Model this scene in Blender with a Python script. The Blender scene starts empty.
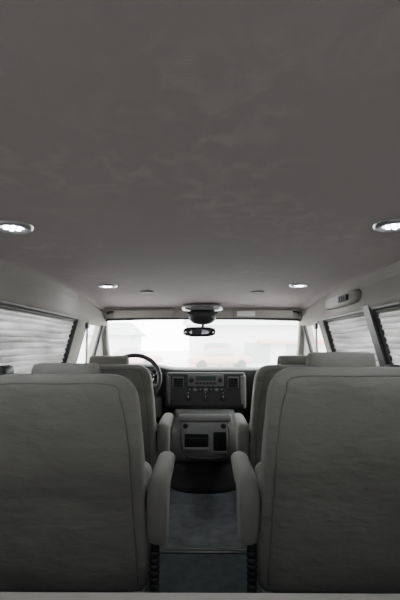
import bpy, bmesh, math, random
from mathutils import Vector, Matrix, Euler
random.seed(4)
S = bpy.context.scene
COL = S.collection

# ------------------------------------------------------------ materials
def mat(name, col, rough=0.7, metal=0.0, var=0.0, vscale=8.0, bump=0.0, bscale=200.0, sheen=0.0, emit=None, estr=0.0, distort=0.0, col2=None, stretch=(1,1,1), detail=5, lo=.35, hi=.68, bdist=.01, bdet=3):
    m = bpy.data.materials.new(name); m.use_nodes = True
    nt = m.node_tree; b = nt.nodes['Principled BSDF']
    b.inputs['Base Color'].default_value = (*col, 1)
    b.inputs['Roughness'].default_value = rough
    b.inputs['Metallic'].default_value = metal
    if sheen: b.inputs['Sheen Weight'].default_value = sheen
    if emit:
        b.inputs['Emission Color'].default_value = (*emit, 1)
        b.inputs['Emission Strength'].default_value = estr
    tc = nt.nodes.new('ShaderNodeTexCoord')
    mp = nt.nodes.new('ShaderNodeMapping'); mp.inputs['Scale'].default_value = stretch
    nt.links.new(tc.outputs['Object'], mp.inputs['Vector'])
    if var or col2:
        n = nt.nodes.new('ShaderNodeTexNoise'); n.inputs['Scale'].default_value = vscale
        n.inputs['Detail'].default_value = detail; n.inputs['Distortion'].default_value = distort
        nt.links.new(mp.outputs[0], n.inputs['Vector'])
        r = nt.nodes.new('ShaderNodeValToRGB')
        r.color_ramp.elements[0].position = lo; r.color_ramp.elements[1].position = hi
        c2 = col2 if col2 else tuple(min(1, c*(1+var)) for c in col)
        c1 = tuple(c*(1-var) for c in col)
        r.color_ramp.elements[0].color = (*c1, 1); r.color_ramp.elements[1].color = (*c2, 1)
        nt.links.new(n.outputs['Fac'], r.inputs['Fac']); nt.links.new(r.outputs['Color'], b.inputs['Base Color'])
    if bump:
        n2 = nt.nodes.new('ShaderNodeTexNoise'); n2.inputs['Scale'].default_value = bscale; n2.inputs['Detail'].default_value = bdet
        nt.links.new(mp.outputs[0], n2.inputs['Vector'])
        bp = nt.nodes.new('ShaderNodeBump'); bp.inputs['Strength'].default_value = bump; bp.inputs['Distance'].default_value = bdist
        nt.links.new(n2.outputs['Fac'], bp.inputs['Height']); nt.links.new(bp.outputs[0], b.inputs['Normal'])
    return m

M_head = mat('headliner_suede', (0.40,0.365,0.365), 0.95, bump=0.15, bscale=240, sheen=0.1, var=.02)
nt=M_head.node_tree; b=nt.nodes['Principled BSDF']
tc=nt.nodes.new('ShaderNodeTexCoord')
def noise(sc,dist,det=4,stretch=(1,1,1),off=(0,0,0)):
    mp=nt.nodes.new('ShaderNodeMapping'); mp.inputs['Scale'].default_value=stretch; mp.inputs['Location'].default_value=off; nt.links.new(tc.outputs['Object'],mp.inputs[0])
    n=nt.nodes.new('ShaderNodeTexNoise'); n.inputs['Scale'].default_value=sc; n.inputs['Distortion'].default_value=dist; n.inputs['Detail'].default_value=det
    nt.links.new(mp.outputs[0],n.inputs['Vector']); return n
n1=noise(2.0,.4,3,off=(3.1,1.4,0)); n2=noise(16,.8,8,(1,.8,1)); 
r1=nt.nodes.new('ShaderNodeValToRGB'); r1.color_ramp.elements[0].position=.50; r1.color_ramp.elements[1].position=.68
nt.links.new(n1.outputs['Fac'],r1.inputs[0])
r2=nt.nodes.new('ShaderNodeValToRGB'); r2.color_ramp.elements[0].position=.47; r2.color_ramp.elements[1].position=.63
nt.links.new(n2.outputs['Fac'],r2.inputs[0])
mu=nt.nodes.new('ShaderNodeMath'); mu.operation='MULTIPLY'; nt.links.new(r1.outputs[0],mu.inputs[0]); nt.links.new(r2.outputs[0],mu.inputs[1])
mx=nt.nodes.new('ShaderNodeMixRGB'); mx.inputs[1].default_value=(.345,.303,.303,1); mx.inputs[2].default_value=(.405,.358,.356,1)
nt.links.new(mu.outputs[0],mx.inputs[0]); nt.links.new(mx.outputs[0],b.inputs['Base Color'])

M_cove = mat('cove_fabric', (0.30,0.283,0.262), 0.85, var=0.05, vscale=4, bump=0.1, bscale=150)
M_wall = mat('wall_trim_grey', (0.28,0.27,0.255), 0.8, var=0.05, vscale=5, bump=0.1)
M_seat = mat('seat_cloth', (0.192,0.190,0.172), 0.95, var=0.10, vscale=5, bump=0.8, bscale=5, bdist=.035, bdet=5, sheen=0.12, distort=0.8, stretch=(.7,1,1.6))
M_seat2 = mat('seat_cloth_light', (0.200,0.198,0.182), 0.95, var=0.06, vscale=6, bump=0.2, bscale=30, sheen=0.12)
M_bench = mat('bench_cloth', (0.40,0.385,0.36), 0.95, var=0.05, vscale=6, bump=0.2, bscale=60)
M_pipe = mat('seat_piping', (0.135,0.134,0.124), 0.8)
M_black = mat('black_plastic', (0.012,0.012,0.013), 0.5, bump=0.05)
M_rub = mat('black_rubber', (0.008,0.008,0.009), 0.75, bump=0.1)
M_dash = mat('dash_vinyl', (0.022,0.023,0.025), 0.6, var=0.1, vscale=20, bump=0.1)
M_grey = mat('grey_plastic', (0.15,0.152,0.148), 0.55, var=0.04, vscale=9)
M_grey2 = mat('light_grey_plastic', (0.25,0.252,0.245), 0.5, var=0.04, vscale=9)
M_silver = mat('brushed_silver', (0.62,0.62,0.64), 0.3, metal=0.9, var=0.05, vscale=40)
M_carpet = mat('carpet_grey', (0.19,0.205,0.215), 1.0, var=0.20, vscale=14, bump=0.8, bscale=170)  # base colour lightened so the forward aisle reads as a lit patch
M_unlit = mat('unlit_floor_pile', (0.085,0.098,0.104), 1.0, var=0.2, vscale=18, bump=0.8, bscale=170)  # darker carpet tone with the dimmer light painted in
M_lens = mat('puck_lens', (0.8,0.8,0.95), 0.3, emit=(0.60,0.63,1.0), estr=9)
M_led = mat('puck_led', (0.8,0.8,0.95), 0.3, emit=(0.9,0.92,1.0), estr=40)
M_btn = mat('button_print', (0.75,0.77,0.77), 0.5)
M_disp = mat('display_glass', (0.03,0.05,0.05), 0.2)
M_belt = mat('belt_webbing', (0.20,0.20,0.20), 0.8, bump=0.2, bscale=300)
M_mirror = mat('mirror_glass', (0.10,0.10,0.11), 0.1, metal=1.0)

def mat_glass(name, haze=0.0):
    m = bpy.data.materials.new(name); m.use_nodes = True; nt = m.node_tree
    nt.nodes.clear(); o = nt.nodes.new('ShaderNodeOutputMaterial')
    t = nt.nodes.new('ShaderNodeBsdfTransparent'); t.inputs[0].default_value = (0.95,0.97,0.96,1)
    g = nt.nodes.new('ShaderNodeBsdfGlossy'); g.inputs['Roughness'].default_value = 0.02
    x = nt.nodes.new('ShaderNodeMixShader'); x.inputs[0].default_value = 0.05
    nt.links.new(t.outputs[0], x.inputs[1]); nt.links.new(g.outputs[0], x.inputs[2])
    last = x
    if haze:
        tr = nt.nodes.new('ShaderNodeBsdfTranslucent'); tr.inputs[0].default_value = (0.95,0.97,1,1)
        x2 = nt.nodes.new('ShaderNodeMixShader'); x2.inputs[0].default_value = haze
        nt.links.new(x.outputs[0], x2.inputs[1]); nt.links.new(tr.outputs[0], x2.inputs[2]); last = x2
    nt.links.new(last.outputs[0], o.inputs[0]); return m
M_glass = mat_glass('window_glass'); M_wind = mat_glass('windshield_glass', 0.10)

def mat_shade():
    m = bpy.data.materials.new('pleated_shade_fabric'); m.use_nodes = True; nt = m.node_tree
    nt.nodes.clear(); o = nt.nodes.new('ShaderNodeOutputMaterial')
    d = nt.nodes.new('ShaderNodeBsdfDiffuse'); d.inputs[0].default_value = (0.42,0.42,0.41,1)
    t = nt.nodes.new('ShaderNodeBsdfTranslucent'); 
    tc = nt.nodes.new('ShaderNodeTexCoord'); n = nt.nodes.new('ShaderNodeTexNoise'); n.inputs['Scale'].default_value = 5
    mp = nt.nodes.new('ShaderNodeMapping'); mp.inputs['Scale'].default_value = (1,0.5,3)
    nt.links.new(tc.outputs['Object'], mp.inputs[0]); nt.links.new(mp.outputs[0], n.inputs['Vector'])
    r = nt.nodes.new('ShaderNodeValToRGB'); r.color_ramp.elements[0].position=.35; r.color_ramp.elements[1].position=.65
    r.color_ramp.elements[0].color=(0.10,0.10,0.10,1); r.color_ramp.elements[1].color=(0.28,0.28,0.28,1)
    nt.links.new(n.outputs['Fac'], r.inputs[0]); nt.links.new(r.outputs[0], t.inputs[0])
    x = nt.nodes.new('ShaderNodeMixShader'); x.inputs[0].default_value = 0.5
    nt.links.new(d.outputs[0], x.inputs[1]); nt.links.new(t.outputs[0], x.inputs[2]); nt.links.new(x.outputs[0], o.inputs[0])
    return m
M_shade = mat_shade()

# ------------------------------------------------------------ helpers
def E(name, loc=(0,0,0)):
    e = bpy.data.objects.new(name, None); e.location = loc; e.empty_display_size = 0.1
    COL.objects.link(e); return e
def par(o, p):
    if p is not None:
        o.parent = p; o.matrix_parent_inverse = Matrix.Translation(p.location).inverted()
def mk(name, verts, faces, m, parent=None, smooth=True, solid=0.0, offset=1.0):
    me = bpy.data.meshes.new(name); me.from_pydata([tuple(v) for v in verts], [], faces); me.update()
    bm = bmesh.new(); bm.from_mesh(me); bmesh.ops.recalc_face_normals(bm, faces=bm.faces); bm.to_mesh(me); bm.free()
    for p in me.polygons: p.use_smooth = smooth
    me.materials.append(m)
    o = bpy.data.objects.new(name, me); COL.objects.link(o); par(o, parent)
    if solid:
        s = o.modifiers.new('solid','SOLIDIFY'); s.thickness = solid; s.offset = offset
    return o
def loft(name, rings, m, parent=None, smooth=True):
    n = len(rings[0]); V = []; F = []
    def cen(r): return sum((Vector(p) for p in r), Vector())/len(r)
    c0 = cen(rings[0]); c1 = cen(rings[-1])
    rr = [[c0+(Vector(p)-c0)*0.6 for p in rings[0]]] + [[Vector(p) for p in r] for r in rings] + [[c1+(Vector(p)-c1)*0.6 for p in rings[-1]]]
    for r in rr: V += r
    for i in range(len(rr)-1):
        for j in range(n):
            a=i*n+j; b=i*n+(j+1)%n; F.append((a,b,b+n,a+n))
    F.append(tuple(range(n-1,-1,-1))); F.append(tuple(range((len(rr)-1)*n, len(rr)*n)))
    return mk(name, V, F, m, parent, smooth)
def sring(c, a, b, ex=4.0, N=36, axes='XY'):
    pts = []
    for i in range(N):
        t = 2*math.pi*i/N; ct, st = math.cos(t), math.sin(t)
        u = a*math.copysign(abs(ct)**(2/ex), ct); v = b*math.copysign(abs(st)**(2/ex), st)
        x,y,z = c
        if axes=='XY': pts.append((x+u,y+v,z))
        elif axes=='XZ': pts.append((x+u,y,z+v))
        else: pts.append((x,y+u,z+v))
    return pts
def rbox(name, c, d, bev, m, parent=None, rot=(0,0,0), seg=3, taper=None):
    bm = bmesh.new(); bmesh.ops.create_cube(bm, size=1)
    for v in bm.verts:
        s = 1.0
        if taper and v.co.z < 0: s = taper
        v.co = Vector((v.co.x*d[0]*s, v.co.y*d[1], v.co.z*d[2]))
    if bev: bmesh.ops.bevel(bm, geom=list(bm.edges), offset=bev, segments=seg, profile=0.5, affect='EDGES', clamp_overlap=True)
    R = Euler(rot).to_matrix().to_4x4(); bmesh.ops.transform(bm, matrix=Matrix.Translation(c) @ R, verts=bm.verts)
    me = bpy.data.meshes.new(name); bm.to_mesh(me); bm.free(); me.materials.append(m)
    for p in me.polygons: p.use_smooth = bev > 0.008
    o = bpy.data.objects.new(name, me); COL.objects.link(o); par(o, parent); return o
def revolve(name, prof, c, m, parent=None, axis=(0,0,1), N=40, smooth=True):
    q = Vector((0,0,1)).rotation_difference(Vector(axis).normalized()).to_matrix()
    V=[];F=[];k=len(prof)
    for i in range(N):
        t=2*math.pi*i/N
        for r,h in prof: V.append(Vector(c)+q@Vector((r*math.cos(t), r*math.sin(t), h)))
    for i in range(N):
        for j in range(k-1):
            a=i*k+j; b=((i+1)%N)*k+j; F.append((a,b,b+1,a+1))
    o = mk(name, V, F, m, parent, smooth)
    bm=bmesh.new(); bm.from_mesh(o.data); bmesh.ops.remove_doubles(bm, verts=bm.verts, dist=1e-5); bm.to_mesh(o.data); bm.free()
    return o
def tube(name, pts, r, m, parent=None, cyclic=False, smoothpts=True, N=8):
    P=[Vector(p) for p in pts]
    if smoothpts and len(P)>2:
        Q=[];n=len(P)
        rng = n if cyclic else n-1
        for i in range(rng):
            p1=P[i];p2=P[(i+1)%n]
            p0=P[i-1] if (cyclic or i>0) else p1
            p3=P[(i+2)%n] if (cyclic or i+2<n) else p2
            for s in range(6):
                t=s/6; Q.append(0.5*((2*p1)+(p2-p0)*t+(2*p0-5*p1+4*p2-p3)*t*t+(3*p1-p0-3*p2+p3)*t**3))
        if not cyclic: Q.append(P[-1])
        P=Q
    n=len(P); rings=[]; prev=None
    for i in range(n):
        if cyclic: d=P[(i+1)%n]-P[i-1]
        else: d=P[min(i+1,n-1)]-P[max(i-1,0)]
        d.normalize()
        if prev is None:
            up=Vector((0,0,1)) if abs(d.z)<0.9 else Vector((1,0,0)); u=d.cross(up).normalized()
        else:
            u=(prev-d*prev.dot(d)).normalized()
        prev=u; w=d.cross(u)
        rings.append([P[i]+r*(u*math.cos(2*math.pi*k/N)+w*math.sin(2*math.pi*k/N)) for k in range(N)])
    V=[v for q in rings for v in q];F=[]
    for i in range(n if cyclic else n-1):
        for k in range(N):
            a=i*N+k;b=i*N+(k+1)%N;c=((i+1)%n)*N+(k+1)%N;d2=((i+1)%n)*N+k;F.append((a,b,c,d2))
    if not cyclic: F.append(tuple(range(N-1,-1,-1)));F.append(tuple(range((n-1)*N,n*N)))
    return mk(name,V,F,m,parent)

# ------------------------------------------------------------ van shell
PROF=[(0,.985),(.5,.985),(.80,.965),(1.17,.870),(1.40,.82)]
def wx(z,y):
    for (z0,x0),(z1,x1) in zip(PROF,PROF[1:]):
        if z<=z1:
            x=x0+(x1-x0)*(z-z0)/(z1-z0); break
    s = 1.0 if y<3.4 else 1-0.04*(y-3.4)/0.7
    return x*s
ZW0,ZW1=.80,1.165
YR=-1.6
def build_side(side, name, wins):
    ys=sorted(set([YR,0,3.4,3.6]+[w for p in wins for w in p])); zs=[0,.4,ZW0,ZW1,1.345]
    V=[];F=[];idx={}
    def vi(y,z):
        k=(y,z)
        if k not in idx: idx[k]=len(V); V.append((side*wx(z,y),y,z))
        return idx[k]
    for i in range(len(ys)-1):
        for j in range(len(zs)-1):
            ym=(ys[i]+ys[i+1])/2; zm=(zs[j]+zs[j+1])/2
            if ZW0<zm<ZW1 and any(a<ym<b for a,b in wins): continue
            F.append((vi(ys[i],zs[j]),vi(ys[i+1],zs[j]),vi(ys[i+1],zs[j+1]),vi(ys[i],zs[j+1])))
    F.append((vi(3.6,0),vi(4.2,0),vi(4.2,.4),vi(3.6,.4)))
    F.append((vi(3.6,.4),vi(4.2,.4),vi(4.2,ZW0),vi(3.6,ZW0)))
    F.append((vi(3.6,ZW0),vi(4.1,ZW0),vi(3.6,ZW1)))
    o=mk(name,V,F,M_wall,None,smooth=False)
    bm=bmesh.new(); bm.from_mesh(o.data)
    for f in bm.faces:
        if f.normal.x*side>0: f.normal_flip()
    bm.to_mesh(o.data); bm.free()
    s=o.modifiers.new('s','SOLIDIFY'); s.thickness=.05; s.offset=-1
WL=[(-1.2,-.1),(.1,1.25),(1.42,2.86),(3.10,3.57)]
WR=[(-1.2,-.1),(.1,1.0),(1.15,2.12),(2.20,2.98),(3.10,3.57)]
build_side(-1,'wall_left',WL); build_side(1,'wall_right',WR)

def ceil_drop(y):
    if y<2.5: return 0
    return -0.068*((y-2.5)/1.05)**1.6
cs=[(-.845,1.315),(-.835,1.333),(-.80,1.345),(-.72,1.352),(-.5,1.356),(-.25,1.358),(0,1.359)]
cs=cs+[(-x,z) for x,z in cs[-2::-1]]
ys=[YR,-.5,.5,1.2,1.8,2.3,2.6,2.8,3.0,3.2,3.35,3.47,3.55]
V=[];F=[]
for y in ys:
    for x,z in cs: V.append((x,y,z+ceil_drop(y)))
k=len(cs)
for i in range(len(ys)-1):
    for j in range(k-1): F.append((i*k+j,i*k+j+1,(i+1)*k+j+1,(i+1)*k+j))
o=mk('ceiling',V,F,M_head,None); 
s=o.modifiers.new('s','SOLIDIFY'); s.thickness=.04; s.offset=1
if o.data.polygons[0].normal.z<0: s.offset=-1

for side,nm in((-1,'trim_1'),(1,'trim_2')):
    cp=[(.884,1.135),(.872,1.150),(.850,1.160),(.838,1.175),(.835,1.20),(.842,1.25),(.846,1.29),(.838,1.325),(.86,1.345)]
    V=[];F=[]
    yy=[YR,-.5,.5,1.2,1.8,2.3,2.6,2.8,3.0,3.2,3.4,3.55,3.62]
    for y in yy:
        for i,(x,z) in enumerate(cp):
            t=i/(len(cp)-1); V.append((side*x*(wx(1,y)/wx(1,0)),y,z+ceil_drop(y)*t))
    k=len(cp)
    for i in range(len(yy)-1):
        for j in range(k-1): F.append((i*k+j,i*k+j+1,(i+1)*k+j+1,(i+1)*k+j))
    mk(nm,V,F,M_cove)
V=[];F=[]
hp=[(3.50,1.292),(3.545,1.280),(3.575,1.255),(3.59,1.225),(3.60,1.205),(3.63,1.20),(3.66,1.24),(3.66,1.34),(3.55,1.345)]
N=13
for i in range(N):
    x=-.9+1.8*i/(N-1); bow=-.05*(abs(x)/.9)**3
    for y,z in hp: V.append((x,y+bow*.6,z+bow*.4))
k=len(hp)
for i in range(N-1):
    for j in range(k-1): F.append((i*k+j,i*k+j+1,(i+1)*k+j+1,(i+1)*k+j))
mk('trim_3',V,F,M_cove)
tube('trim_4',[(-.85,3.575,1.19),(-.5,3.60,1.203),(0,3.61,1.207),(.5,3.60,1.203),(.85,3.575,1.19)],.012,M_black)

mk('floor',[(-.985,YR,0),(.985,YR,0),(.985,4.2,0),(-.985,4.2,0)],[(0,1,2,3)],M_carpet,None,False)
bpy.data.objects['floor'].modifiers.new('s','SOLIDIFY').thickness=.05
rbox('unlit_floor_sheet',(0,1.55,.005),(.46,1.06,.010),.004,M_unlit)  # added dark sheet: paints the unlit aisle behind the brighter patch
e=E('threshold_strip',(0,2.11,0))
rbox('strip_base',(0,2.115,.004),(1.2,.05,.008),.002,M_black,e); rbox('strip_ridge',(0,2.118,.009),(1.2,.010,.006),.002,M_grey,e)
rbox('wall_front',(0,4.2,.375),(1.97,.05,.75),0,M_dash)
e=E('wall_rear',(0,YR,0))
rbox('lower',(0,YR,.4),(1.97,.05,.8),0,M_wall,e); rbox('upper',(0,YR,1.28),(1.75,.05,.16),0,M_wall,e)
rbox('post_mid',(0,YR,.98),(.10,.05,.4),0,M_wall,e); rbox('post_l',(-.88,YR,.98),(.14,.05,.4),0,M_wall,e); rbox('post_r',(.88,YR,.98),(.14,.05,.4),0,M_wall,e)

wn=9; V=[];F=[]
for i in range(wn):
    u=-1+2*i/(wn-1)
    V.append((u*.835,3.63-.04*u*u,1.20)); V.append((u*.90,4.12-.06*u*u,.77))
for i in range(wn-1): F.append((2*i,2*i+1,2*i+3,2*i+2))
e=E('windshield',(0,3.9,.98)); mk('glass',V,F,M_wind,e)
tube('gasket',[(.835,3.59,1.195),(.90,4.06,.77)],.014,M_black,e,smoothpts=False); tube('gasket_b',[(-.835,3.59,1.195),(-.90,4.06,.77)],.014,M_black,e,smoothpts=False)
for side,nm in((-1,'trim_5'),(1,'trim_6')):
    loft(nm,[sring((side*(.845),3.57,1.215),.03,.03,3,16),sring((side*(.862),3.66,1.12),.032,.04,3,16),sring((side*.885,3.82,.98),.032,.045,3,16),sring((side*.91,4.04,.79),.03,.05,3,16)],M_cove)
def side_strip(name,side,y0,y1,m,z0=.72,z1=1.18,inset=.025,parent=None):
    V=[];n=6
    for i in range(n):
        z=z0+(z1-z0)*i/(n-1)
        for y,ins in((y0,0.0),(y0+.012,inset),(y1-.012,inset),(y1,0.0)): V.append((side*(wx(z,y)-ins),y,z))
    F=[(i*4+j,i*4+j+1,(i+1)*4+j+1,(i+1)*4+j) for i in range(n-1) for j in range(3)]
    F+= [(0,1,2,3)]
    return mk(name,V,F,m,parent,False)
side_strip('pillar_trim',-1,2.86,3.10,M_cove); side_strip('pillar_trim.001',1,2.98,3.10,M_cove); side_strip('pillar_trim.002',1,2.11,2.21,M_black,inset=.035)
for p in bpy.data.objects['pillar_trim.002'].data.polygons: pass

wi=0
def window(side,y0,y1,shade):
    global wi; wi+=1
    e=E('window_%d'%wi,(side*.93,(y0+y1)/2,.98))
    mk('glass',[(side*(wx(z,y)+.03),y,z) for y,z in((y0,ZW0),(y1,ZW0),(y1,ZW1),(y0,ZW1))],[(0,1,2,3)],M_glass,e,False)
    r=.03
    pts=[]
    for (cy,cz,a0) in((y1-r,ZW1-r,0),(y0+r,ZW1-r,90),(y0+r,ZW0+r,180),(y1-r,ZW0+r,270)):
        for a in(0,45,90):
            t=math.radians(a0+a); y=cy+r*math.cos(t); z=cz+r*math.sin(t); pts.append((side*(wx(z,y)-.010),y,z))
    tube('gasket',pts,.017,M_black,e,cyclic=True,smoothpts=False)
    if shade:
        V=[];n=25;m=7
        for i in range(n):
            z=ZW0-.005+(ZW1-ZW0+.01)*i/(n-1)
            for k in range(m):
                y=y0+.004+(y1-y0-.008)*k/(m-1)
                sag=0.004*math.sin(i*.9+y*2+side)+.003*math.sin(y*9)
                # deep folds with flattened under-faces, like pleated blinds half open
                V.append((side*(wx(z,y)+.020-(.026 if i%2 else 0)),y,z+sag-(.006 if i%2 else 0)))
        F=[(i*m+j,i*m+j+1,(i+1)*m+j+1,(i+1)*m+j) for i in range(n-1) for j in range(m-1)]
        e2=E('window_shade',(side*.93,(y0+y1)/2,.98)) 
        mk('pleats',V,F,M_shade,e2,False)
        rbox('bottom_rail',(side*(wx(ZW0+.02,1)-.004),(y0+y1)/2,ZW0+.012),(.014,y1-y0-.03,.018),.003,M_grey,e2)
        rbox('head_rail',(side*(wx(ZW1-.01,1)-.004),(y0+y1)/2,ZW1-.012),(.016,y1-y0-.03,.02),.003,M_grey,e2)
for a,b in WL: window(-1,a,b,b<3)
for a,b in WR: window(1,a,b,b<3)
for x in(-.43,.43):
    wi+=1; mk('window_%d'%wi,[(x-.38,YR,.8),(x+.38,YR,.8),(x+.38,YR,1.2),(x-.38,YR,1.2)],[(0,1,2,3)],M_glass,None,False)

# ------------------------------------------------------------ seats
def armrest(x,y,z,parent,hw=.034):
    ol=[(-.072,.015),(-.055,.055),(-.01,.078),(.10,.085),(.22,.085),(.33,.08),(.385,.062),(.39,.038),(.35,.016),(.22,.0),(.13,-.02),(.085,-.06),(.06,-.11),(.02,-.145),(-.03,-.138),(-.06,-.08)]
    P=[Vector((0,a,b)) for a,b in ol]; n=len(P); Q=[]
    for i in range(n):
        p0,p1,p2,p3=P[i-1],P[i],P[(i+1)%n],P[(i+2)%n]
        for s in range(3):
            t=s/3; Q.append(0.5*((2*p1)+(p2-p0)*t+(2*p0-5*p1+4*p2-p3)*t*t+(3*p1-p0-3*p2+p3)*t**3))
    m=len(Q); nor=[]
    for i in range(m):
        d=(Q[(i+1)%m]-Q[i-1]).normalized(); nor.append(Vector((0,-d.z,d.y)))
    rings=[]
    for a in range(-90,91,18):
        t=math.radians(a); xx=hw*math.sin(t); ins=.028*(1-math.cos(t)**.8 if math.cos(t)>1e-6 else 1)
        rings.append([Vector((x+xx,y,z))+Q[i]-nor[i]*ins for i in range(m)])
    return loft('armrest',rings,M_seat2,parent)

def captain(cx,y0,ztop,zbot,inner,headz,headw=.125,hw=.262,yaw=0):
    e=E('captain_chair',(cx,y0+.25,0))
    lean=-.17
    def yc(z): return y0+lean*(z-.4)
    def wz(z): return 1.0+ .17*max(0,min(1,(ztop-.05-z)/.70))
    R=.085; D=.072
    rings=[]
    prof=[(zbot,.90,.55),(zbot+.02,.95,.8),(zbot+.06,.985,.95),(.30,1,1.0),(.42,1,1.05),(.55,1.0,1.05),(.66,1.0,1.0),(ztop-R,.985,.95)]
    for z,w,d in prof: rings.append(sring((cx,yc(z),z),hw*w*wz(z),D*d,5.0,56))
    for a in range(12,91,13):
        t=math.radians(a); z=ztop-R+R*math.sin(t); w=hw*.985*wz(z)-R*.95*(1-math.cos(t)); d=D*.95-.045*(1-math.cos(t)**.9)
        rings.append(sring((cx,yc(z),z),w,max(d,.02),5-1.2*math.sin(t),56))
    loft('back',rings,M_seat,e)
    def ry(z): return yc(z)-D*1.0
    w=hw*.88
    zt=ztop-.030
    pts=[(cx-w*wz(.2),ry(.2)+.004,.2),(cx-w*wz(.4),ry(.4)-.001,.4),(cx-w*wz(.6),ry(.6)+.002,.6),(cx-w*1.0,ry(.75)+.005,ztop-.15),(cx-w*.93,ry(zt)+.009,zt-.045),(cx-w*.8,ry(zt)+.018,zt),(cx,ry(zt)+.015,zt+.004)]
    pts=pts+[(2*cx-x,y,z) for x,y,z in pts[-2::-1]]
    tube('piping',pts,.003,M_pipe,e,N=6)
    loft('back_pad',[sring((cx,yc(z)+.075,z),hw*.8*s,.05*s,4,32) for z,s in((.42,.7),(.46,.95),(.6,1),(.75,1),(ztop-.07,.9),(ztop-.03,.6))],M_seat2,e)
    hz0=ztop-.10
    rg=[]
    H=headz-hz0
    for a in range(-80,91,17):
        t=math.radians(a); z=hz0+H/2+H/2*math.sin(t)
        q=abs(math.cos(t))**.45
        rg.append(sring((cx,yc(z)+.07,z),headw*(.80+.20*q) if a<89 else headw*.8,.015+.045*q,3.5,36))
    loft('headrest',rg,M_seat2,e)
    rg=[]
    for y,s,zz in((y0+.03,.8,0),(y0+.06,.95,0),(y0+.2,1,0),(y0+.38,1,.006),(y0+.47,.95,.004),(y0+.52,.75,-.012)):
        rg.append(sring((cx,y,.39+zz),hw*.95*(.9+.1*s),.085*s,3.6,36,'XZ'))
    loft('cushion',rg,M_seat,e)
    loft('cushion_skirt',[sring((cx,y0+.24,z),hw*.92*s,.22*s,6,36) for z,s in((.20,.9),(.22,1),(.32,1))],M_seat,e)
    loft('pedestal',[sring((cx,y0+.24,z),.19*s,.19*s,6,32) for z,s in((.0,1.05),(.02,1.05),(.03,.95),(.20,.9),(.22,.95))],M_black,e)
    rbox('slide_rail',(cx-.15,y0+.24,.235),(.04,.42,.03),.005,M_black,e); rbox('slide_rail_b',(cx+.15,y0+.24,.235),(.04,.42,.03),.005,M_black,e)
    for sd in(inner,-inner):
        ax=cx+sd*(hw+.062)
        armrest(ax,y0+.005,.452,e)
        revolve('pivot',[(0,0),(.03,0),(.034,.006),(.034,.03),(0,.03)],(ax-sd*.060,y0+.0,.45),M_black,e,axis=(sd,0,0),N=24)
    bx=cx+inner*(hw+.055)
    for i in range(9):
        z=.12+i*.02
        revolve('boot_%d'%i,[(0,0),(.015,0),(.018,.006),(.018,.012),(.015,.018),(0,.020)],(bx,y0-.02,z),M_black,e,N=16)
    rbox('buckle',(bx,y0-.02,.315),(.032,.022,.05),.007,M_black,e)
    rbox('side_cover',(cx+inner*(hw+.012),y0+.18,.24),(.03,.34,.09),.012,M_black,e)
    return e
captain(-.478,1.50,.882,.155,1,.916,.118)
captain(.478,1.50,.907,.155,-1,.955,.118)
captain(-.555,2.52,.868,.22,1,.917,.118)
captain(.555,2.52,.866,.22,-1,.919,.118)

e=E('bench_seat',(0,.4,0))
loft('cushion',[sring((0,y,.436+dz),.80*(.97+.03*s),.075*s,7,48,'XZ') for y,s,dz in((.10,.7,0),(.14,1,0),(.5,1,.005),(.80,1,.008),(.86,.9,.004),(.895,.65,-.01),(.905,.4,-.02))],M_bench,e)
loft('back',[sring((0,.02-(z-.45)*.25,z),.80,.06*s,7,48) for z,s in((.35,.8),(.45,1),(.75,1),(.82,.9),(.86,.5))],M_bench,e)
rbox('base',(0,.48,.17),(1.4,.55,.34),.02,M_black,e)

# ------------------------------------------------------------ dashboard
e=E('dashboard',(0,3.6,0))
dp=[(4.15,.765),(3.85,.775),(3.55,.795),(3.36,.795),(3.31,.780),(3.29,.745),(3.31,.68),(3.33,.60),(3.36,.50),(3.44,.44),(3.6,.42),(4.15,.42)]
V=[];F=[];N=25
for i in range(N):
    x=-.93+1.86*i/(N-1)
    hood=.035*math.exp(-((x+.52)/.22)**4)
    for j,(y,z) in enumerate(dp):
        V.append((x,y-(.05*math.exp(-((x+.52)/.24)**4) if 2<=j<=6 else 0)+.10*(abs(x)/.93)**4*(1 if 2<=j<=9 else 0),z+(hood if 2<=j<=4 else 0)))
k=len(dp)
for i in range(N-1):
    for j in range(k): F.append((i*k+j,i*k+(j+1)%k,(i+1)*k+(j+1)%k,(i+1)*k+j))
mk('dash_body',V,F,M_dash,e)
rbox('knee_panel_left',(-.58,3.36,.50),(.52,.10,.16),.03,M_grey,e); rbox('glove_box',(.62,3.37,.56),(.48,.10,.24),.03,M_grey,e)
rbox('glove_latch',(.62,3.315,.64),(.09,.012,.03),.005,M_black,e)
rbox('gauge_cluster',(-.53,3.235,.735),(.36,.02,.12),.008,M_black,e,rot=(math.radians(-12),0,0))
for gx in(-.64,-.53,-.42):
    revolve('gauge_ring',[(.045,0),(.05,0),(.05,.008),(.045,.008),(.045,0)],(gx,3.225,.735),M_silver,e,axis=(0,-1,.2),N=28)
    revolve('gauge_face',[(0,0),(.044,0),(.044,.003),(0,.003)],(gx,3.225,.735),M_dash,e,axis=(0,-1,.2),N=28)
cz=e
CY=3.215
rbox('centre_bezel',(.02,CY+.03,.635),(.60,.09,.27),.022,M_dash,cz,rot=(math.radians(-6),0,0))
rbox('centre_trim',(.02,CY-.012,.645),(.53,.015,.235),.007,M_black,cz,rot=(math.radians(-6),0,0))
def slats(name,cx,zc,w,h,n=5):
    rbox(name+'_frame',(cx,CY-.022,zc),(w,.016,h),.006,M_grey,cz)
    rbox(name+'_void',(cx,CY-.029,zc),(w-.014,.006,h-.014),.001,M_rub,cz)
    for i in range(n):
        z=zc-h/2+.012+(h-.024)*i/(n-1); rbox(name+'_slat%d'%i,(cx,CY-.034,z),(w-.016,.012,.004),0.001,M_dash,cz,rot=(.35,0,0))
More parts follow.
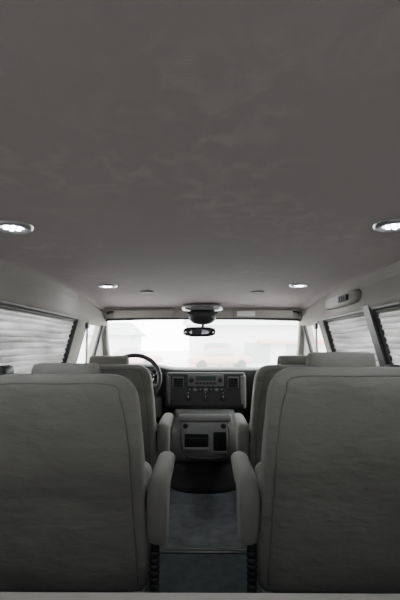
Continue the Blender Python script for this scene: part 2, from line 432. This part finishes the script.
slats('vent_left',-.185,.70,.085,.085); slats('vent_right',.225,.70,.085,.085)
rbox('radio_face',(.02,CY-.026,.715),(.27,.014,.085),.004,M_grey,cz)
rbox('radio_display',(.02,CY-.034,.732),(.15,.006,.032),.002,M_disp,cz)
for i in range(6): rbox('radio_btn%d'%i,(-.045+i*.026,CY-.036,.695),(.020,.008,.015),.002,M_black,cz)
for i,bx in enumerate((-.088,.128)):
    revolve('radio_knob%d'%i,[(0,.02),(.015,.02),(.018,.016),(.019,0),(0,0)],(bx,CY-.032,.720),M_black,cz,axis=(0,-1,0),N=20)
for i in range(7): rbox('switch%d'%i,(-.10+i*.04,CY-.027,.648),(.032,.012,.022),.003,M_grey if i%2 else M_dash,cz); 
for i in range(7): rbox('switch_mark%d'%i,(-.10+i*.04,CY-.034,.651),(.010,.002,.004),0,M_btn,cz)
for i,bx in enumerate((-.11,.02,.15)):
    revolve('climate_dial%d'%i,[(0,.024),(.020,.024),(.024,.02),(.026,0),(.032,0),(.032,-.004),(0,-.004)],(bx,CY-.012,.585),M_black,cz,axis=(0,-1,.1),N=28)
    rbox('dial_mark%d'%i,(bx,CY-.039,.598),(.004,.003,.014),0,M_btn,cz)
    for a in range(-120,121,40):
        t=math.radians(a); rbox('dial_tick',(bx+.039*math.sin(t),CY-.021,.585+.039*math.cos(t)),(.005,.002,.005),0,M_btn,cz)
rbox('side_trim_right',(.300,CY-.01,.63),(.045,.03,.24),.010,M_grey2,cz); rbox('side_trim_left',(-.252,CY-.01,.63),(.02,.03,.23),.008,M_grey,cz)
rbox('ashtray',(.02,CY-.010,.53),(.30,.03,.045),.008,M_dash,cz)

e=E('engine_cover_console',(0,3.2,0))
rg=[]
for z,w,yf,ex in((.165,.225,3.00,4),(.20,.245,2.985,4),(.26,.262,2.99,4),(.33,.268,3.00,4),(.38,.262,3.02,4),(.43,.245,3.05,4),(.48,.232,3.06,4),(.505,.215,3.08,4)):
    rg.append(sring((0.01,(yf+3.62)/2,z),w,(3.62-yf)/2,ex,48))
loft('engine_cover',rg,M_grey,e)
loft('footwell_mat',[sring((0.01,(yf+3.62)/2,z),w,(3.62-yf)/2,2.6,48) for z,w,yf in((.0,.28,2.90),(.012,.28,2.90),(.03,.265,2.925),(.10,.255,2.955),(.175,.245,2.985),(.185,.22,3.0))],M_rub,e)
rbox('console_face',(.015,3.0,.33),(.34,.07,.25),.025,M_grey2,e,rot=(math.radians(-7),0,0),taper=.86)
rbox('console_top',(.015,3.02,.47),(.37,.09,.05),.018,M_grey2,e)
rbox('tray_recess_left',(-.045,2.966,.325),(.165,.02,.095),.014,M_rub,e,rot=(math.radians(-7),0,0)); rbox('tray_recess_right',(.115,2.966,.32),(.09,.02,.13),.014,M_rub,e,rot=(math.radians(-7),0,0))
rbox('tray_lip',(-.045,2.950,.275),(.17,.035,.022),.008,M_grey2,e); rbox('tray_lip_b',(.115,2.950,.252),(.10,.035,.022),.008,M_grey2,e)
tube('console_piping',[(-.15,2.958,.42),(-.155,2.955,.33),(-.13,2.955,.24),(-.05,2.958,.215),(.08,2.958,.212),(.155,2.955,.235),(.18,2.955,.33),(.175,2.958,.42)],.006,M_grey,e)
rbox('pocket_shelf',(-.045,2.955,.345),(.15,.014,.006),.002,M_dash,e)
revolve('power_socket',[(0,.006),(.014,.006),(.018,0)],(-.12,2.967,.425),M_black,e,axis=(0,-1,0),N=20); revolve('power_socket_b',[(0,.006),(.014,.006),(.018,0)],(.14,2.967,.425),M_black,e,axis=(0,-1,0),N=20)

e=E('steering_wheel',(-.50,3.0,.74))
ax=Vector((0,-.86,.5)).normalized(); c=Vector((-.50,3.0,.735)); q=Vector((0,0,1)).rotation_difference(ax).to_matrix()
ringp=[c+q@Vector((.195*math.cos(t),.195*math.sin(t),0)) for t in [2*math.pi*i/48 for i in range(48)]]
tube('rim',ringp,.016,M_black,e,cyclic=True,smoothpts=False,N=12)
for a in(-15,195,250,290):
    t=math.radians(a); tube('spoke',[c+q@Vector((.05*math.cos(t),.05*math.sin(t),-.015)),c+q@Vector((.19*math.cos(t),.19*math.sin(t),0))],.013,M_grey,e,smoothpts=False)
revolve('hub',[(0,.02),(.05,.018),(.07,.005),(.075,-.02),(.05,-.04),(0,-.04)],c,M_dash,e,axis=ax,N=28)
tube('column',[c-ax*.03,c-ax*.30],.04,M_dash,e,smoothpts=False,N=16)
tube('shift_lever',[c-ax*.08+Vector((.03,0,0)),c-ax*.05+Vector((.14,0,.04)),c-ax*.02+Vector((.2,-.01,.07))],.008,M_black,e)

# ------------------------------------------------------------ rear-view mirror and overhead pod
e=E('rearview_mirror',(-.01,3.42,1.09))
loft('housing',[sring((-.03,y,1.085),w,h,3.2,36,'XZ') for y,w,h in((3.40,.126,.034),(3.405,.132,.040),(3.425,.128,.040),(3.445,.09,.024))],M_black,e)
loft('glass',[sring((-.03,y,1.085),w,h,3.2,36,'XZ') for y,w,h in((3.397,.120,.030),(3.401,.120,.030))],M_mirror,e)
rbox('lens_badge',(-.05,3.394,1.082),(.08,.006,.04),.003,M_black,e)
tube('stalk',[(-.01,3.44,1.10),(.0,3.50,1.14),(.0,3.52,1.205)],.012,M_black,e)
e=E('overhead_console',(0,3.4,1.2))
loft('pod',[sring((-.005,3.42,z),w,d,2.6,32) for z,w,d in((1.145,.04,.03),(1.155,.075,.05),(1.18,.105,.07),(1.21,.115,.08),(1.24,.11,.08),(1.262,.10,.075))],M_black,e)
loft('pod_base',[sring((-.005,3.42,z),w,d,4,36) for z,w,d in((1.258,.15,.09),(1.265,.165,.10),(1.285,.165,.10),(1.30,.16,.10))],M_silver,e)
rbox('map_lamp',(-.005,3.315,1.277),(.18,.02,.018),.006,M_grey2,e)
rbox('pod_button',(-.11,3.345,1.235),(.03,.03,.02),.006,M_black,e); rbox('pod_button_b',(.10,3.345,1.235),(.03,.03,.02),.006,M_black,e)

for sd in(-1,1):
    e=E('sun_visor',(sd*.45,3.5,1.25))
    rbox('panel',(sd*.50,3.515,1.245),(.50,.016,.060),.007,M_cove,e,rot=(math.radians(28),0,0))
    tube('arm',[(sd*.26,3.525,1.262),(sd*.75,3.52,1.257),(sd*.80,3.535,1.24)],.006,M_black,e)
rbox('warning_label',(.36,3.502,1.238),(.15,.003,.045),.001,mat('label_white',(.75,.75,.75),.6),bpy.data.objects['sun_visor.001'],rot=(math.radians(28),0,0))

# ------------------------------------------------------------ ceiling puck lights, plus added rear fill lamps
def cz_at(x,y):
    ax=abs(x)
    return (1.3575 if ax<.3 else 1.356-(max(0,ax-.5))*.018) + ceil_drop(y)
for x,y in((-.603,1.295),(.598,1.285),(-.603,2.62),(.600,2.60),(-.6,.1),(.6,.1),(-.6,-1.1),(.6,-1.1)):  # last four, behind the camera, are added to brighten the seat backs
    z=cz_at(x,y); e=E('ceiling_or_fill_light',(x,y,z))
    revolve('bezel',[(.036,-.002),(.038,-.008),(.052,-.011),(.060,-.007),(.063,.001)],(x,y,z),M_silver,e)
    revolve('lens',[(0,-.006),(.025,-.006),(.037,-.003)],(x,y,z),M_lens,e)
    for a in range(0,360,60):
        t=math.radians(a); revolve('led',[(0,-.010),(.006,-.009),(.007,-.005)],(x+.022*math.cos(t),y+.022*math.sin(t),z),M_led,e,N=10)
    la=bpy.data.lights.new('lamp','AREA'); la.shape='DISK'; la.size=.07; la.energy=2.5 if y<1 else 1.0; la.color=(.92,.95,1)
    lo=bpy.data.objects.new('lamp',la); lo.location=(x,y,z-.014); COL.objects.link(lo); par(lo,e)
for x,y in((-.385,2.86),(.375,2.87)):
    z=cz_at(x,y); e=E('ceiling_speaker',(x,y,z))
    revolve('bezel',[(.036,0),(.037,-.007),(.045,-.008),(.048,.001)],(x,y,z),M_grey,e)
    revolve('grille',[(0,-.007),(.02,-.007),(.037,-.004)],(x,y,z),M_black,e)

e=E('air_vent',(.83,2.45,1.25))
loft('pod',[sring((.835,y,1.245),.028*s,.04*s,3,28,'XZ') for y,s in((2.22,.4),(2.25,.85),(2.35,1),(2.6,1),(2.78,.85),(2.82,.4))],M_cove,e)
rbox('outlet',(.803,2.40,1.245),(.012,.15,.035),.004,M_rub,e)
for i in range(4): rbox('slat%d'%i,(.797,2.35+i*.034,1.245),(.008,.004,.03),0,M_grey,e,rot=(0,0,.4))
def belt(side,y):
    e=E('seat_belt',(side*.82,y,1.1))
    z1=1.10;z0=.45
    V=[]
    for z in (z0,.8,z1):
        for dy in(-.022,.022): V.append((side*.815,y+dy,z))
    mk('webbing',V,[(2*i,2*i+1,2*i+3,2*i+2) for i in range(2)],M_belt,e,False,solid=.003)
    rbox('guide',(side*.815,y,1.115),(.02,.06,.04),.008,M_black,e)
belt(-1,2.96); belt(1,3.04)
for sd,y in((-1,1.70),(1,1.79)):
    e=E('shoulder_belt_guide',(sd*.80,y,.86))
    rbox('cover',(sd*.80,y,.868),(.055,.10,.060),.02,M_black,e); tube('strap',[(sd*.80,y,.86),(sd*.81,y-.01,.7),(sd*.82,y-.02,.5),(sd*.83,y,.0)],.012,M_black,e)

# ------------------------------------------------------------ outside
ga=mat('concrete_pale',(.62,.62,.62),.9,var=.08,vscale=.5)
mk('ground',[(-80,-60,-.65),(80,-60,-.65),(80,120,-.65),(-80,120,-.65)],[(0,1,2,3)],ga,None,False)
mw=mat('pale_siding',(.60,.61,.61),.8,var=.05,vscale=1); mr=mat('faded_red',(.50,.26,.25),.7); mroof=mat('roof_grey',(.36,.37,.39),.8,var=.1,vscale=2); mdk=mat('shop_glass',(.26,.29,.29),.3)
e=E('building',(9,32,-.65))
rbox('walls',(9,34,.9),(20,6,3.1),0,mw,e)
mk('roof',[(-1.5,30.4,2.4),(19.5,30.4,2.4),(19.5,34,3.3),(-1.5,34,3.3),(19.5,37.6,2.4),(-1.5,37.6,2.4)],[(0,1,2,3),(3,2,4,5)],mroof,e,False)
rbox('awning',(7,30.6,1.2),(6,.9,.3),.05,mr,e)
for i in range(6): rbox('shopfront%d'%i,(1+i*3,30.95,.4),(1.8,.1,1.4),0,mdk,e)
e=E('building',(-16,34,-.65))
rbox('walls',(-14,38,.6),(16,6,2.5),0,mw,e); mk('roof',[(-22.5,34.5,1.8),(-5.5,34.5,1.8),(-6.5,38,3.0),(-21.5,38,3.0),(-5.5,41.5,1.8),(-22.5,41.5,1.8)],[(0,1,2,3),(3,2,4,5),(1,4,2),(0,3,5)],mroof,e,False)
for i in range(4): rbox('opening%d'%i,(-19+i*3.4,34.95,.3),(1.6,.1,1.3),0,mdk,e)
def car(x,y,col,ang):
    e=E('parked_car',(x,y,-.65)); paint=mat('car_paint',col,.3)
    def T(p):
        v=Matrix.Rotation(ang,3,'Z')@Vector(p); return (v.x+x,v.y+y,v.z-.65)
    rg=[]
    for u,hz,zc in((-2.2,.15,.55),(-2.1,.27,.58),(-1.2,.33,.62),(0,.34,.64),(1.2,.33,.64),(2.0,.28,.62),(2.15,.18,.58)):
        rg.append([T(p) for p in sring((u,0,zc),.85,hz,4,28,'YZ')])
    loft('body',rg,paint,e)
    cab=[]
    for z,l0,l1,w in((.85,-1.45,1.2,.80),(1.1,-1.2,.85,.74),(1.35,-.9,.45,.66),(1.42,-.7,.25,.58)):
        cab.append([T(p) for p in sring(((l0+l1)/2,0,z),(l1-l0)/2,w,5,28)])
    loft('cabin',cab,mdk,e); loft('roof',[[T(p) for p in sring((-.22,0,z),.66,.64,5,28)] for z in(1.37,1.43)],paint,e)
    for u in(-1.35,1.35):
        for w in(-.78,.78):
            cc=T((u,w,.32)); d=Matrix.Rotation(ang,3,'Z')@Vector((0,1,0))
            revolve('wheel',[(0,.1),(.2,.1),(.31,.08),(.32,0),(.31,-.08),(.2,-.1),(0,-.1)],cc,M_rub,e,axis=d,N=24)
car(1.2,29.5,(.48,.25,.25),.1); car(-5.2,31,(.55,.36,.36),-.1)

w=bpy.data.worlds.new('overcast'); S.world=w; w.use_nodes=True; nt=w.node_tree
bg=nt.nodes['Background']; bg.inputs[0].default_value=(.97,.975,.965,1); bg.inputs[1].default_value=15.5

cam=bpy.data.cameras.new('camera'); co=bpy.data.objects.new('camera',cam); COL.objects.link(co)
cam.sensor_fit='VERTICAL'; cam.sensor_height=36; cam.sensor_width=24; cam.lens=25.2; cam.clip_start=.02; cam.clip_end=300
co.location=(0,0,.98); co.rotation_euler=(math.radians(90+6.1),0,.0071)
S.camera=co
